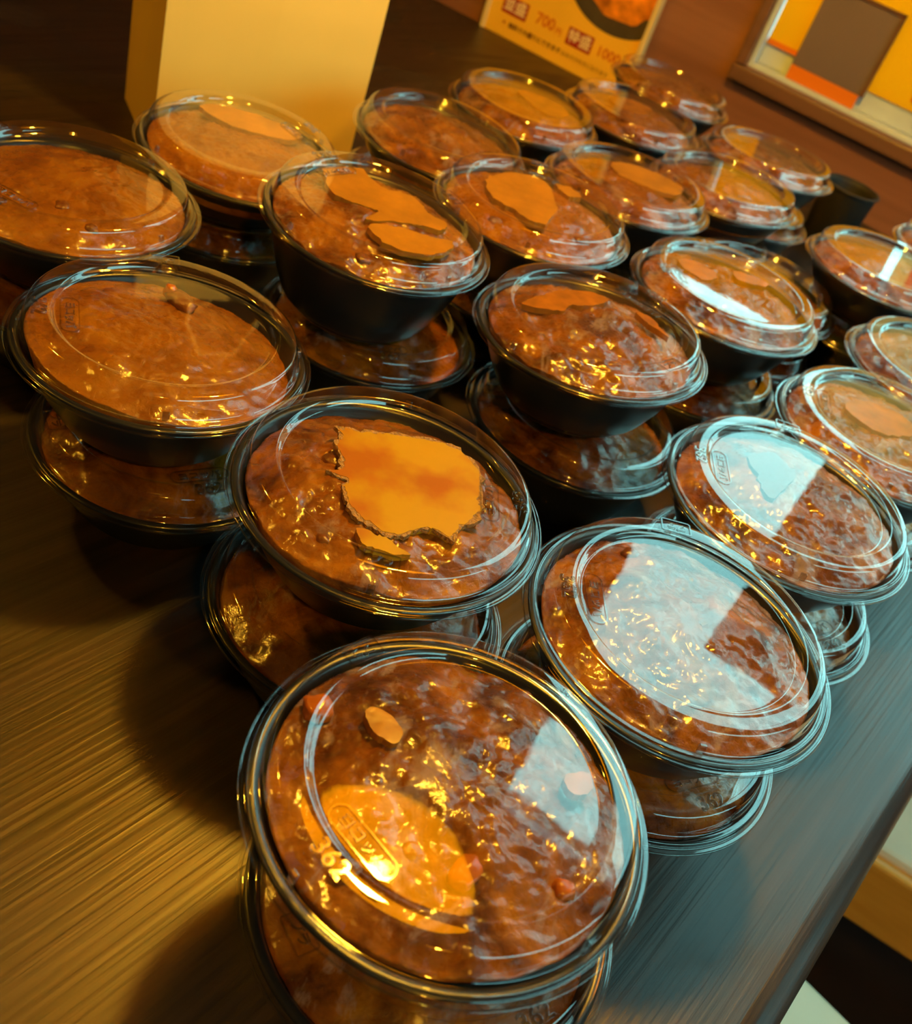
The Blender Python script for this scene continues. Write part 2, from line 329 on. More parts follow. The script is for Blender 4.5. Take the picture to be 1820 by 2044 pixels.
# window: sill lining, frame rails, mullion, panes
win = empty('window_1', (0, 0, 0), WALL_AZ); tag(win, 'wide shop window with pale metal frame', kind='structure')
gy = WD + 0.032
link('sill', box_mesh('sill', (OS0, WD, OZ0), (OS1, gy, OZ0 + 0.006), 0.001), M_FRAME, win)
link('jamb', box_mesh('jamb', (OS0, WD + 0.001, OZ0 + 0.006), (OS0 + 0.006, gy, OZ1), 0.001), M_FRAME, win)
link('jamb', box_mesh('jamb', (OS1 - 0.006, WD + 0.001, OZ0 + 0.006), (OS1, gy, OZ1), 0.001), M_FRAME, win)
link('bottom_rail', box_mesh('bottom_rail', (OS0 + 0.006, gy - 0.015, OZ0 + 0.006), (OS1 - 0.006, gy + 0.01, zm(0.53)), 0.002), M_FRAME, win)
link('top_rail', box_mesh('top_rail', (OS0 + 0.006, gy - 0.015, OZ1 - 0.03), (OS1 - 0.006, gy + 0.01, OZ1), 0.002), M_FRAME, win)
link('mullion', box_mesh('mullion', (4.6 * R - 0.008, gy - 0.012, OZ0 + 0.03), (4.6 * R + 0.008, gy + 0.008, OZ1 - 0.03), 0.002), M_FRAME, win)
for a, b_ in ((OS0 + 0.006, 4.6 * R - 0.008), (4.6 * R + 0.008, OS1 - 0.006)):
    link('pane', box_mesh('pane', (a, gy, OZ0 + 0.03), (b_, gy + 0.001, OZ1 - 0.03)), M_GLASS, win)

# papers and signs on the glass
def wbox(s0, s1, d0, d1, z0, z1, bevel=0.0):
    return box_mesh('sheet', (s0 * R, d0, zm(z0)), (s1 * R, d1, zm(z1)), bevel)
p = empty('yellow_poster', (0, 0, 0), WALL_AZ); tag(p, 'large bright yellow poster with orange lower border, in the lower left of the window', 'poster')
link('sheet', wbox(-5.10, -1.35, gy - 0.018, gy - 0.0165, 0.47, 4.55), M_YELLOW, p)
link('orange_border', wbox(-5.08, -4.30, gy - 0.0195, gy - 0.018, 0.47, 0.56), M_ORANGE, p)
link('red_print', wbox(-2.35, -1.75, gy - 0.0195, gy - 0.018, 0.62, 1.05), M_RED, p)
p = empty('cream_poster', (0, 0, 0), WALL_AZ); tag(p, 'cream paper poster on the window right of the yellow poster', 'poster')
link('sheet', wbox(-1.2, 2.7, gy - 0.006, gy - 0.0045, 0.75, 6.0), M_TAN, p)
link('red_print', wbox(-0.9, 0.1, gy - 0.0075, gy - 0.006, 2.0, 2.9), M_RED, p)
p = empty('grey_sign', (0, 0, 0), WALL_AZ); tag(p, 'grey-brown panel with an orange lower band standing in front of the yellow poster', 'sign')
link('panel', wbox(-4.49, -3.10, gy - 0.026, gy - 0.022, 0.36, 1.72, 0.001), M_GREYSIGN, p)
link('orange_band', wbox(-4.49, -3.16, gy - 0.026, gy - 0.022, 0.115, 0.36, 0.001), M_ORANGE, p)
bm = bmesh.new()
for q in (((-3.145, 0.36), (-3.085, 1.75)), ((-4.5, 1.70), (-3.085, 1.75))):
    add_box(bm, (q[0][0] * R, gy - 0.028, zm(q[0][1])), (q[1][0] * R, gy - 0.021, zm(q[1][1])))
link('edge_frame', bm_mesh('edge_frame', bm), M_TRIM, p)
p = empty('dark_sign', (0, 0, 0), WALL_AZ); tag(p, 'dark sign board hung high on the right window pane', 'sign')
link('panel', wbox(-0.2, 3.4, gy - 0.016, gy - 0.013, 6.3, 12.1, 0.001), M_DARKSIGN, p)
p = empty('roller_blind', (0, 0, 0), WALL_AZ); tag(p, 'narrow brown roller blind at the left edge of the window', 'blind')
link('cloth', wbox(-5.1, -2.9, gy - 0.030, gy - 0.028, 5.0, 21.4), M_DARKSIGN, p)
link('bottom_bar', wbox(-5.1, -2.9, gy - 0.033, gy - 0.025, 4.85, 5.0, 0.001), M_TRIM, p)
link('roll', wbox(-5.1, -2.9, gy - 0.040, gy - 0.018, 21.4, 21.75, 0.004), M_DARKSIGN, p)

# ------------------------------------------------------------------ table (x along its long edge)
TA = math.radians(62.9)
ex = Vector((math.cos(TA), math.sin(TA))); ey = Vector((-math.sin(TA), math.cos(TA)))
pe = Vector((2.735 * R, 3.456 * R))                        # a point on the near long edge, where the flat ends
yE = pe.dot(ey); yL = yE + 1.45
table = empty('dark_table', (0, 0, 0), TA); tag(table, 'large dark lacquered wooden table with a rounded edge, under all the bowls', 'table')
nw = Vector((-math.sin(WALL_AZ), math.cos(WALL_AZ)))
def x_at_wall(y):                                          # local x at which the row y meets the wall
    return (WD - 0.004 - y * ey.dot(nw)) / ex.dot(nw)
prof = []
nr = 0.0155
for k in range(17):                                        # bullnose
    a = math.pi / 2 + math.pi * k / 16
    prof.append((yE + nr * math.cos(a), TABLE_Z - nr + nr * math.sin(a)))
prof += [(yL, TABLE_Z - 2 * nr), (yL, TABLE_Z)]
vs_, fs = [], []
for (y, z) in prof:
    vs_.append((-0.45, y, z)); vs_.append((x_at_wall(y), y, z))
n_ = len(prof)
for i in range(n_):
    j = (i + 1) % n_; fs.append((2 * i, 2 * i + 1, 2 * j + 1, 2 * j))
fs.append(tuple(2 * i for i in range(n_))); fs.append(tuple(2 * i + 1 for i in reversed(range(n_))))
me = bpy.data.meshes.new('table_top'); me.from_pydata(vs_, [], fs)
bm = bmesh.new(); bm.from_mesh(me); bmesh.ops.recalc_face_normals(bm, faces=bm.faces[:]); bm.to_mesh(me); bm.free()
for pgn in me.polygons: pgn.use_smooth = len(pgn.vertices) == 4 and abs(pgn.normal.z) < 0.9995
link('table_top', me, M_TABLE, table)
lm_ = box_mesh('leg', (-0.03, -0.03, 0), (0.03, 0.03, TABLE_Z - 2 * nr), 0.004)
for lx, ly in ((-0.35, yE + 0.12), (-0.35, yL - 0.1), (x_at_wall(yE + 0.12) - 0.09, yE + 0.12), (x_at_wall(yL - 0.1) - 0.09, yL - 0.1)):
    link('leg', lm_, M_DARKLEG, table, (lx, ly, 0))

# ------------------------------------------------------------------ seats beside the table
bn = empty('bench', (0.455, 0.655, 0), math.radians(-16)); tag(bn, 'low bench with ochre wooden front rail and beige seat, beside the table edge', 'bench')
link('front_rail', box_mesh('front_rail', (-0.02, 0, 0.33), (0.75, 0.03, 0.415), 0.004), M_BENCHWOOD, bn)
link('seat_cushion', box_mesh('seat_cushion', (-0.02, 0.012, 0.400), (0.75, 0.40, 0.424), 0.006), M_CUSHION, bn)
lg = box_mesh('leg', (-0.02, -0.02, 0), (0.02, 0.02, 0.41), 0.003)
for q in ((0.04, 0.05), (0.69, 0.05), (0.04, 0.36), (0.69, 0.36)): link('leg', lg, M_DARKLEG, bn, (q[0], q[1], 0))
st = empty('stool', (0.41, 0.498, 0), math.radians(-31)); tag(st, 'off-white padded stool seat showing below the table edge', 'stool')
link('seat', box_mesh('seat', (-0.16, -0.34, 0.37), (0.20, 0.0, 0.42), 0.008), M_WHITE, st)
lg = box_mesh('leg', (-0.016, -0.016, 0), (0.016, 0.016, 0.375), 0.003)
for q in ((-0.13, -0.04), (0.17, -0.04), (-0.13, -0.31), (0.17, -0.31)): link('leg', lg, M_DARKLEG, st, (q[0], q[1], 0))

# ------------------------------------------------------------------ pendant lamps
def shade_mesh():
    pts = [(0.1225, 0.0), (0.119, 0.03), (0.105, 0.065), (0.07, 0.095), (0.03, 0.11), (0.016, 0.112)]
    o = smooth_prof(pts, 3); i = [(max(r - 0.003, 0.010), z - 0.003 if z > 0.004 else z) for r, z in reversed(o)]
    return lathe('shade', o + i + [o[0]], 48)
SHADE = shade_mesh(); BULBM = lathe('bulb', [(0, -0.030), (0.012, -0.0275), (0.021, -0.021), (0.028, -0.010), (0.030, 0.0), (0.027, 0.013), (0.019, 0.028), (0.012, 0.040), (0.011, 0.052), (0, 0.053)], 32)
HOLD = lathe('bulb_holder', [(0, 0.0), (0.014, 0.0), (0.014, 0.06), (0.006, 0.068), (0, 0.068)], 24)
def pendant(x, y, z, label, mat=M_BULB):
    """(x, y) in R, z the height of the shade's rim in metres"""
    t = empty('pendant_lamp', (x * R, y * R, z)); tag(t, label, 'lamp')
    link('shade', SHADE, M_SHADE, t); bo = link('bulb', BULBM if mat is M_BULB else BULBM.copy(), None, t, (0, 0, 0.018)); bo.data.materials.clear(); bo.data.materials.append(mat); link('bulb_holder', HOLD, M_CORD, t, (0, 0, 0.066))
    L = ZC - z - 0.13
    link('cord', lathe('cord', [(0.0025, 0.13), (0.0025, 0.13 + L)], 8), M_CORD, t)
    link('ceiling_rose', lathe('ceiling_rose', [(0, 0), (0.04, 0), (0.04, 0.015), (0.02, 0.03), (0, 0.03)], 24), M_CORD, t, (0, 0, ZC - z - 0.03))
pendant(0.58, 8.97, zm(11.0) - 0.018, 'yellow pendant lamp hanging over the stacked bowls')
M_BULB_FILL_BACK = M_BULB.copy(); M_BULB_FILL_BACK.name = 'dim_fill_bulb'; M_BULB_FILL_BACK.node_tree.nodes['Emission'].inputs['Strength'].default_value = BULB * 0.60  # added fill lamp, out of view: warms the lower bowls and the bench front
pendant(5.0, -9.0, zm(13.0), 'added dim fill lamp shaped as a pendant, behind the viewer', M_BULB_FILL_BACK)
M_BULB_FILL_LEFT = M_BULB.copy(); M_BULB_FILL_LEFT.name = 'faint_fill_bulb'; M_BULB_FILL_LEFT.node_tree.nodes['Emission'].inputs['Strength'].default_value = BULB * 0.40  # another added fill lamp, unseen: brightens the left side of the bag
pendant(-14.0, 8.0, zm(13.0), 'added faint fill lamp shaped as a pendant, over the far left table end', M_BULB_FILL_LEFT)

# ------------------------------------------------------------------ paper bag, menu card, cup
def paper_bag():
    A = Vector((-4.90 * R, 10.9 * R)); B = A + 2.45 * R * Vector((math.cos(math.radians(38)), math.sin(math.radians(38)))); dx = B - A; wdt = dx.length; ang = math.atan2(dx.y, dx.x)
    t = empty('paper_bag', (A.x, A.y, TABLE_Z), ang); tag(t, 'tall cream paper bag standing on the table behind the bowls', 'bag')
    dp, ht = 0.112, 0.33
    bm = bmesh.new(); nz = 10
    loops = []
    for k in range(nz + 1):
        z = ht * k / nz; b_ = 0.004 * math.sin(math.pi * k / nz); g = 0.010 * (k / nz)   # slight belly, side gusset folding in
        ring = [(0 - b_ * 0.3, 0 - b_), (wdt * 0.5, -b_ * 1.6), (wdt + b_ * 0.3, 0 - b_), (wdt - g, dp * 0.5), (wdt, dp + b_), (wdt * 0.5, dp + b_), (0, dp + b_), (g, dp * 0.5)]
        loops.append([bm.verts.new((x, y, z)) for x, y in ring])
    for a, c in zip(loops, loops[1:]):
        for i in range(8): bm.faces.new((a[i], a[(i + 1) % 8], c[(i + 1) % 8], c[i]))
    bm.faces.new(loops[0])
    me = bm_mesh('bag_body', bm)
    o = link('bag_body', me, M_BAG, t)
    md = o.modifiers.new('thickness', 'SOLIDIFY'); md.thickness = 0.0006
    for y in (0.006, dp - 0.006):                                          # twisted handles above the mouth
        c = [(wdt * 0.3, y, ht - 0.03), (wdt * 0.31, y, ht + 0.03), (wdt * 0.4, y, ht + 0.065), (wdt * 0.6, y, ht + 0.065), (wdt * 0.69, y, ht + 0.03), (wdt * 0.7, y, ht - 0.03)]
        cu = bpy.data.curves.new('handle', 'CURVE'); cu.dimensions = '3D'; cu.bevel_depth = 0.002; sp = cu.splines.new('POLY'); sp.points.add(len(c) - 1)
        for q, v in zip(sp.points, c): q.co = (*v, 1)
        ob = bpy.data.objects.new('handle', cu); COL.objects.link(ob); dg = bpy.context.evaluated_depsgraph_get(); dg.update()
        m2 = bpy.data.meshes.new_from_object(ob.evaluated_get(dg)); bpy.data.objects.remove(ob)
        m2.materials.clear(); link('handle', m2, M_BAG, t)
paper_bag()

def menu_card():
    t = empty('menu_card', Matrix.Rotation(WALL_AZ, 3, 'Z') @ Vector((-10.58 * R, 19.55 * R, TABLE_Z)), WALL_AZ)
    tag(t, 'yellow menu card with prices and a bowl picture standing against the wall', 'menu')
    W_, H_ = 3.5 * R, 5.0 * R
    link('card', box_mesh('card', (0.02 * R, 0, 0.0), (W_ - 0.04 * R, 0.006, H_), 0.0008), M_CARD, t)
    link('edge_strip', box_mesh('edge_strip', (0, -0.004, 0), (0.10 * R, 0.008, H_), 0.001), M_CARDEDGE, t)
    link('edge_strip', box_mesh('edge_strip', (W_ - 0.10 * R, -0.006, 0), (W_, 0.008, H_), 0.001), M_CARDEDGE, t)
    def txt(body, u, v, size, mat, name='price', bold=True, depth=-0.0006):
        me = text_mesh(name, body, size * R, 0.0001, 0.0, bold); me.materials.clear()
        o = link(name, me, mat, t, (u * R, depth, v * R)); o.rotation_euler = (math.pi / 2, 0, 0); return o
    for u in (0.65, 2.19):
        sq = link('red_badge', box_mesh('red_badge', ((u - 0.29) * R, -0.0005, 0.44 * R), ((u + 0.29) * R, 0.0005, 0.76 * R)), M_PRINTRED, t)
    txt('並盛', 0.65, 0.60, 0.26, M_PRINTWHITE, 'badge_text', depth=-0.0010); txt('特盛', 2.19, 0.595, 0.26, M_PRINTWHITE, 'badge_text', depth=-0.0010)
    txt('700', 1.37, 0.62, 0.30, M_PRINTORANGE); txt('円', 1.70, 0.56, 0.15, M_PRINTORANGE)
    txt('1000', 2.86, 0.585, 0.27, M_PRINTORANGE); txt('円', 3.23, 0.54, 0.14, M_PRINTORANGE)
    txt('※', 0.50, 0.27, 0.10, M_PRINTRED, 'footnote'); txt('無料で大盛りにできます', 1.25, 0.255, 0.115, M_PRINTDARK, 'footnote')
    txt('おみそ汁付きになります', 2.45, 0.25, 0.10, M_PRINTDARK, 'footnote', False)
    def ell(name, cx, cz, rx, rz, y, mat, wob=0.0, seed=1):
        rnd = random.Random(seed); bm = bmesh.new(); vv = []
        for i in range(64):
            a = 2 * math.pi * i / 64; k = 1 + wob * noise.noise((3 * math.cos(a), 3 * math.sin(a), seed))
            x = min(max(cx + rx * k * math.cos(a), 0.12), 3.38)
            vv.append(bm.verts.new((x * R, y, (cz + rz * k * math.sin(a)) * R)))
        bm.faces.new(vv); return link(name, bm_mesh(name, bm), mat, t)
    ell('picture_bowl', 2.68, 1.85, 1.22, 0.92, -0.0004, M_PRINTBOWL)
    ell('picture_stew', 2.68, 2.05, 1.02, 0.84, -0.0008, M_PRINTFOOD, 0.12, 5)
menu_card()

cp = empty('black_cup', (3.95 * R, 17.2 * R, TABLE_Z)); tag(cp, 'small matt black cup standing near the wall under the window', 'cup')
link('cup_body', lathe('cup_body', [(0, 0), (0.36 * R, 0), (0.38 * R, 0.02 * R), (0.44 * R, 0.95 * R), (0.45 * R, 1.0 * R), (0.42 * R, 1.0 * R), (0.40 * R, 0.92 * R), (0.37 * R, 0.08 * R), (0, 0.07 * R)], 48), M_BLACK, cp)
link('rim', lathe('rim', [(0.45 * R, 0.97 * R), (0.47 * R, 0.985 * R), (0.465 * R, 1.01 * R), (0.43 * R, 1.015 * R), (0.42 * R, 1.0 * R)], 48), M_BLACK, cp)

# ------------------------------------------------------------------ takeaway bowls
LID_FLOOR, LID_TOP = 0.150, 0.197
LIDP = [(0, 0.151), (0.30, 0.1505), (0.60, 0.150), (0.680, 0.150), (0.694, 0.1525), (0.704, 0.163), (0.713, 0.181), (0.724, 0.1925), (0.742, 0.1975),
        (0.80, 0.1975), (0.836, 0.1950), (0.858, 0.187), (0.871, 0.170), (0.883, 0.120), (0.893, 0.070), (0.900, 0.052), (0.908, 0.042), (0.925, 0.040), (0.938, 0.043),
        (0.950, 0.041), (0.957, 0.030), (0.960, 0.012), (0.966, 0.002), (0.980, 0.000), (0.994, -0.001), (1.0, -0.007), (0.997, -0.016), (0.984, -0.022),
        (0.974, -0.034), (0.976, -0.044), (0.970, -0.048)]
LID = lathe('lid', [(r * R, z * R) for r, z in smooth_prof(LIDP, 2)], 160)
LID.materials.append(M_LID)
def annular_marks():
    num = text_mesh('size_number', '362', 0.130 * R, 0.0045 * R, 0.0030 * R)
    mk = text_mesh('maker_mark', 'ヨコッパ', 0.075 * R, 0.003 * R, 0.0018 * R)
    rc = text_mesh('recycling_mark', 'プラ', 0.068 * R, 0.003 * R, 0.0018 * R)
    def outline(me, hw, hh, rad, th):
        bm = bmesh.new(); bm.from_mesh(me); n = 40; a_, b_ = [], []
        for i in range(n):
            t = 2 * math.pi * i / n; cx = math.copysign(hw - rad, math.cos(t)); cy = math.copysign(hh - rad, math.sin(t))
            for lst, rr in ((a_, rad), (b_, rad - th)):
                lst.append((cx + rr * math.cos(t), cy + rr * math.sin(t)))
        zt, zb = 0.005 * R, -0.002 * R
        A = [bm.verts.new((*p_, zt)) for p_ in a_]; B = [bm.verts.new((*p_, zt)) for p_ in b_]
        A2 = [bm.verts.new((*p_, zb)) for p_ in a_]; B2 = [bm.verts.new((*p_, zb)) for p_ in b_]
        for i in range(n):
            j = (i + 1) % n
            bm.faces.new((A[i], A[j], B[j], B[i])); bm.faces.new((A2[i], A2[j], A[j], A[i])); bm.faces.new((B[i], B[j], B2[j], B2[i]))
        bm.to_mesh(me); bm.free()
    outline(mk, 0.205 * R, 0.062 * R, 0.060 * R, 0.010 * R)
    outline(rc, 0.105 * R, 0.062 * R, 0.018 * R, 0.010 * R)
    for m_ in (num, mk, rc): m_.materials.clear(); m_.materials.append(M_MARK)
    return num, mk, rc
NUM, MAKER, RECYCLE = annular_marks()
def lug_mesh():
    bm = bmesh.new(); add_box(bm, (-0.022 * R, -0.012 * R, 0.0), (0.022 * R, 0.012 * R, 0.055 * R), 0.005 * R)
    for v in bm.verts: v.co.y += (0.055 * R - v.co.z) * 0.15
    me = bm_mesh('snap_lug', bm); me.materials.append(M_MARK); return me
LUG = lug_mesh()
_bowls = {}
def bowl_mesh(H):
    """black bowl, lid rim at z = H (units of R), foot at 0"""
    k = round(H, 2)
    if k in _bowls: return _bowls[k]
    t = lambda f: f * (H - 0.10)                                   # the wall stretches, rim and foot keep their size
    o = [(0, 0.03), (0.46, 0.03), (0.515, 0.024), (0.53, 0.004), (0.545, 0.0), (0.565, 0.002), (0.578, 0.02), (0.592, 0.055), (0.62, 0.075), (0.645, 0.082),
         (0.66, 0.095), (0.70, 0.10 + t(0.12)), (0.765, 0.10 + t(0.34)), (0.825, 0.10 + t(0.60)), (0.872, 0.10 + t(0.82)), (0.895, H - 0.055), (0.912, H - 0.035),
         (0.935, H - 0.030), (0.955, H - 0.022), (0.957, H - 0.008), (0.94, H - 0.002), (0.912, H - 0.006), (0.895, H - 0.024), (0.878, H - 0.06),
         (0.855, 0.10 + t(0.80)), (0.808, 0.10 + t(0.58)), (0.748, 0.10 + t(0.32)), (0.682, 0.10 + t(0.10)), (0.60, 0.085), (0.5, 0.072), (0, 0.068)]
    me = lathe('bowl', [(r * R, z * R) for r, z in smooth_prof(o, 2)], 112); me.materials.append(M_BOWL); _bowls[k] = me
    return me

def curry_mesh(seed, fine, heap=(0, 0), fill=0.0, lump=1.0, top=0.140):
    """heaped stew: z = 0 is the lid rim"""
    rnd = random.Random(seed); NR, NA = (60, 176) if fine else (30, 90)
    lumps = [(rnd.uniform(0, 0.75) ** 0.7, rnd.uniform(0, 2 * math.pi), rnd.uniform(0.05, 0.16), rnd.uniform(0.012, 0.042) * lump) for _ in range(26)]
    lumps = [(r * math.cos(a), r * math.sin(a), s, h) for r, a, s, h in lumps]
    vs_ = []; ph = rnd.uniform(0, 50)
    RM = 0.868
    for i in range(NR + 1):
        r = RM * (i / NR) ** 0.85
        for j in range(NA):
            a = 2 * math.pi * j / NA; x, y = r * math.cos(a), r * math.sin(a)
            d2 = ((x - heap[0]) ** 2 + (y - heap[1]) ** 2) / 0.74
            z = 0.122 + fill - 0.148 * d2
            z += 0.028 * lump * noise.noise((x * 3.2 + ph, y * 3.2, seed)) + 0.018 * lump * noise.noise((x * 8 + ph, y * 8, seed * 1.7)) + (0.004 + 0.009 * lump) * noise.noise((x * 19, y * 19, seed + ph)) + 0.006 * lump * noise.noise((x * 38, y * 38, seed - ph))
            for lx, ly, s, h in lumps:
                q = ((x - lx) ** 2 + (y - ly) ** 2) / (s * s)
                if q < 4: z += h * math.exp(-q * 1.5) * 0.8
            if z > top - 0.02: z = top - 0.02 + 0.02 * math.tanh((z - top + 0.02) / 0.02)     # flattened by the lid
            z = max(z, -0.16)
            vs_.append((x * R, y * R, z * R))
    fs = []
    for i in range(NR):
        for j in range(NA):
            k = (j + 1) % NA; fs.append((i * NA + j, (i + 1) * NA + j, (i + 1) * NA + k, i * NA + k))
    b0 = len(vs_)                                             # skirt down along the bowl wall
    for j in range(NA):
        a = 2 * math.pi * j / NA; vs_.append((0.79 * R * math.cos(a), 0.79 * R * math.sin(a), -0.24 * R))
    for j in range(NA):
        k = (j + 1) % NA; fs.append((NR * NA + j, b0 + j, b0 + k, NR * NA + k))
    me = bpy.data.meshes.new('curry'); me.from_pydata(vs_, [], fs)
    for p_ in me.polygons: p_.use_smooth = True
    return me

def smear_mesh(name, poly, z, th, grow=0.0, wob=0.012, seed=0):
    """flat patch of sauce pressed against the lid"""
    n = len(poly); pts = []
    cx = sum(p_[0] for p_ in poly) / n; cy = sum(p_[1] for p_ in poly) / n
    for i in range(n):
        p0, p1, p2, p3 = poly[i - 1], poly[i], poly[(i + 1) % n], poly[(i + 2) % n]
        for k in range(6):
            t = k / 6
            q = [0.5 * (2 * p1[c] + (p2[c] - p0[c]) * t + (2 * p0[c] - 5 * p1[c] + 4 * p2[c] - p3[c]) * t * t + (3 * p1[c] - p0[c] - 3 * p2[c] + p3[c]) * t ** 3) for c in (0, 1)]
            e = noise.noise((q[0] * 14, q[1] * 14, seed + 3.1)) * wob + noise.noise((q[0] * 40, q[1] * 40, seed)) * wob * 0.6
            d = math.hypot(q[0] - cx, q[1] - cy) + 1e-6
            pts.append((cx + (q[0] - cx) * (1 + (e + grow) / d), cy + (q[1] - cy) * (1 + (e + grow) / d)))
    pts = [(x, y) if math.hypot(x, y) < 0.675 else (x * 0.675 / math.hypot(x, y), y * 0.675 / math.hypot(x, y)) for x, y in pts]
    bm = bmesh.new()
    up = [bm.verts.new((x * R, y * R, z * R)) for x, y in pts]; dn = [bm.verts.new((x * R, y * R, (z - th) * R)) for x, y in pts]
    m = len(pts); bm.faces.new(up)
    for i in range(m): bm.faces.new((up[i], dn[i], dn[(i + 1) % m], up[(i + 1) % m]))
    bmesh.ops.triangulate(bm, faces=[f for f in bm.faces if len(f.verts) > 4])
    return bm_mesh(name, bm)
def chunk_mesh(name, seed, sx, sy, sz):
    bm = bmesh.new(); bmesh.ops.create_icosphere(bm, subdivisions=3, radius=1.0)
    for v in bm.verts:
        n = v.co.normalized(); m = max(abs(n.x), abs(n.y), abs(n.z)); q = n * (0.74 + 0.26 / m * 0.8)
        q *= 1 + 0.22 * noise.noise(n * 1.6 + Vector((seed, 0, 0))) + 0.08 * noise.noise(n * 5 + Vector((0, seed, 0)))
        v.co = Vector((q.x * sx, q.y * sy, q.z * sz)) * R
    return bm_mesh(name, bm, True)

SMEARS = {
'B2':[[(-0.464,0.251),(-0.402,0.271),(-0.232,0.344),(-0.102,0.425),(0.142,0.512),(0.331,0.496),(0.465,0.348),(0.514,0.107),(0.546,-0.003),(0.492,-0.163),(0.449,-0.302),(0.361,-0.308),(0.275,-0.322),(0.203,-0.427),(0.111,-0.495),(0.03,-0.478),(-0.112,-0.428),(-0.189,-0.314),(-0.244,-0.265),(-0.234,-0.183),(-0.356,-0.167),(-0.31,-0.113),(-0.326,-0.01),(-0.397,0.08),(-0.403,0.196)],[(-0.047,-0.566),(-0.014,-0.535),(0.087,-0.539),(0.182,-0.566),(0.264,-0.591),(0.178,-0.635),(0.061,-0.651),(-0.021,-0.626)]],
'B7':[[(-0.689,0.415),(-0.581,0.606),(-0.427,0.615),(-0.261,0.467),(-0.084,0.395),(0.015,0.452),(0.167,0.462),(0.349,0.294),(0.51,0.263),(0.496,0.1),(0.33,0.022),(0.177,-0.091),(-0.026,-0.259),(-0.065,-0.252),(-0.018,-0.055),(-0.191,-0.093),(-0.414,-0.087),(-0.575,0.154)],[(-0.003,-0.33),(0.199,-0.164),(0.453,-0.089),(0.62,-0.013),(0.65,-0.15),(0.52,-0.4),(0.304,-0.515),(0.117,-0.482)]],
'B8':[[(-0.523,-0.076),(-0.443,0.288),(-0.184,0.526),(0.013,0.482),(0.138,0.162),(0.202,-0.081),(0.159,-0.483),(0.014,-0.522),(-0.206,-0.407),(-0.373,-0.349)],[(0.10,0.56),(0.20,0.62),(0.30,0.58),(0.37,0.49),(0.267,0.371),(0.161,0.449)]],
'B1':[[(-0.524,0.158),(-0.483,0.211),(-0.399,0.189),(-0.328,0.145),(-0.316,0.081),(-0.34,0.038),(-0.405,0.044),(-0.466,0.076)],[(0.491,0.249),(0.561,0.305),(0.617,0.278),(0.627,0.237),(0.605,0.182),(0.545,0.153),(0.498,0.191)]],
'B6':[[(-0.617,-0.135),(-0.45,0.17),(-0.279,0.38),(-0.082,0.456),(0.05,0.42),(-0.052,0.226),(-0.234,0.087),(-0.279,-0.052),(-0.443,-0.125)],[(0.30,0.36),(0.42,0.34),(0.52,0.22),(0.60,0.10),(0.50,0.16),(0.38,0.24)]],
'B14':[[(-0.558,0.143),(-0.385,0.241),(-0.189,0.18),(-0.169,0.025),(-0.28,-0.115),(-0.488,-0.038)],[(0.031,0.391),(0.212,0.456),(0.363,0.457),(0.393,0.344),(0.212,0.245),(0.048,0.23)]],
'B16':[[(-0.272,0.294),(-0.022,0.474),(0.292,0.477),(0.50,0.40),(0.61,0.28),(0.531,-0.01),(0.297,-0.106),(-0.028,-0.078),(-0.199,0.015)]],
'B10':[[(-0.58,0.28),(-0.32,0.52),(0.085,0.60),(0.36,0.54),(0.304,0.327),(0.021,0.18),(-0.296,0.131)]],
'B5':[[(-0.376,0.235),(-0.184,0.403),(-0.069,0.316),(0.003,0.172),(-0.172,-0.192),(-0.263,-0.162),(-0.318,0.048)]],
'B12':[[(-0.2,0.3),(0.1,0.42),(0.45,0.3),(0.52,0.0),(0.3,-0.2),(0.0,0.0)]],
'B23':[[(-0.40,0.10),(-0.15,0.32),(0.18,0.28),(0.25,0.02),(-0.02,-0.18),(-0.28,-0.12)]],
'B13':[[(-0.4,0.1),(-0.1,0.35),(0.2,0.2),(0.1,-0.15),(-0.25,-0.2)]],
}
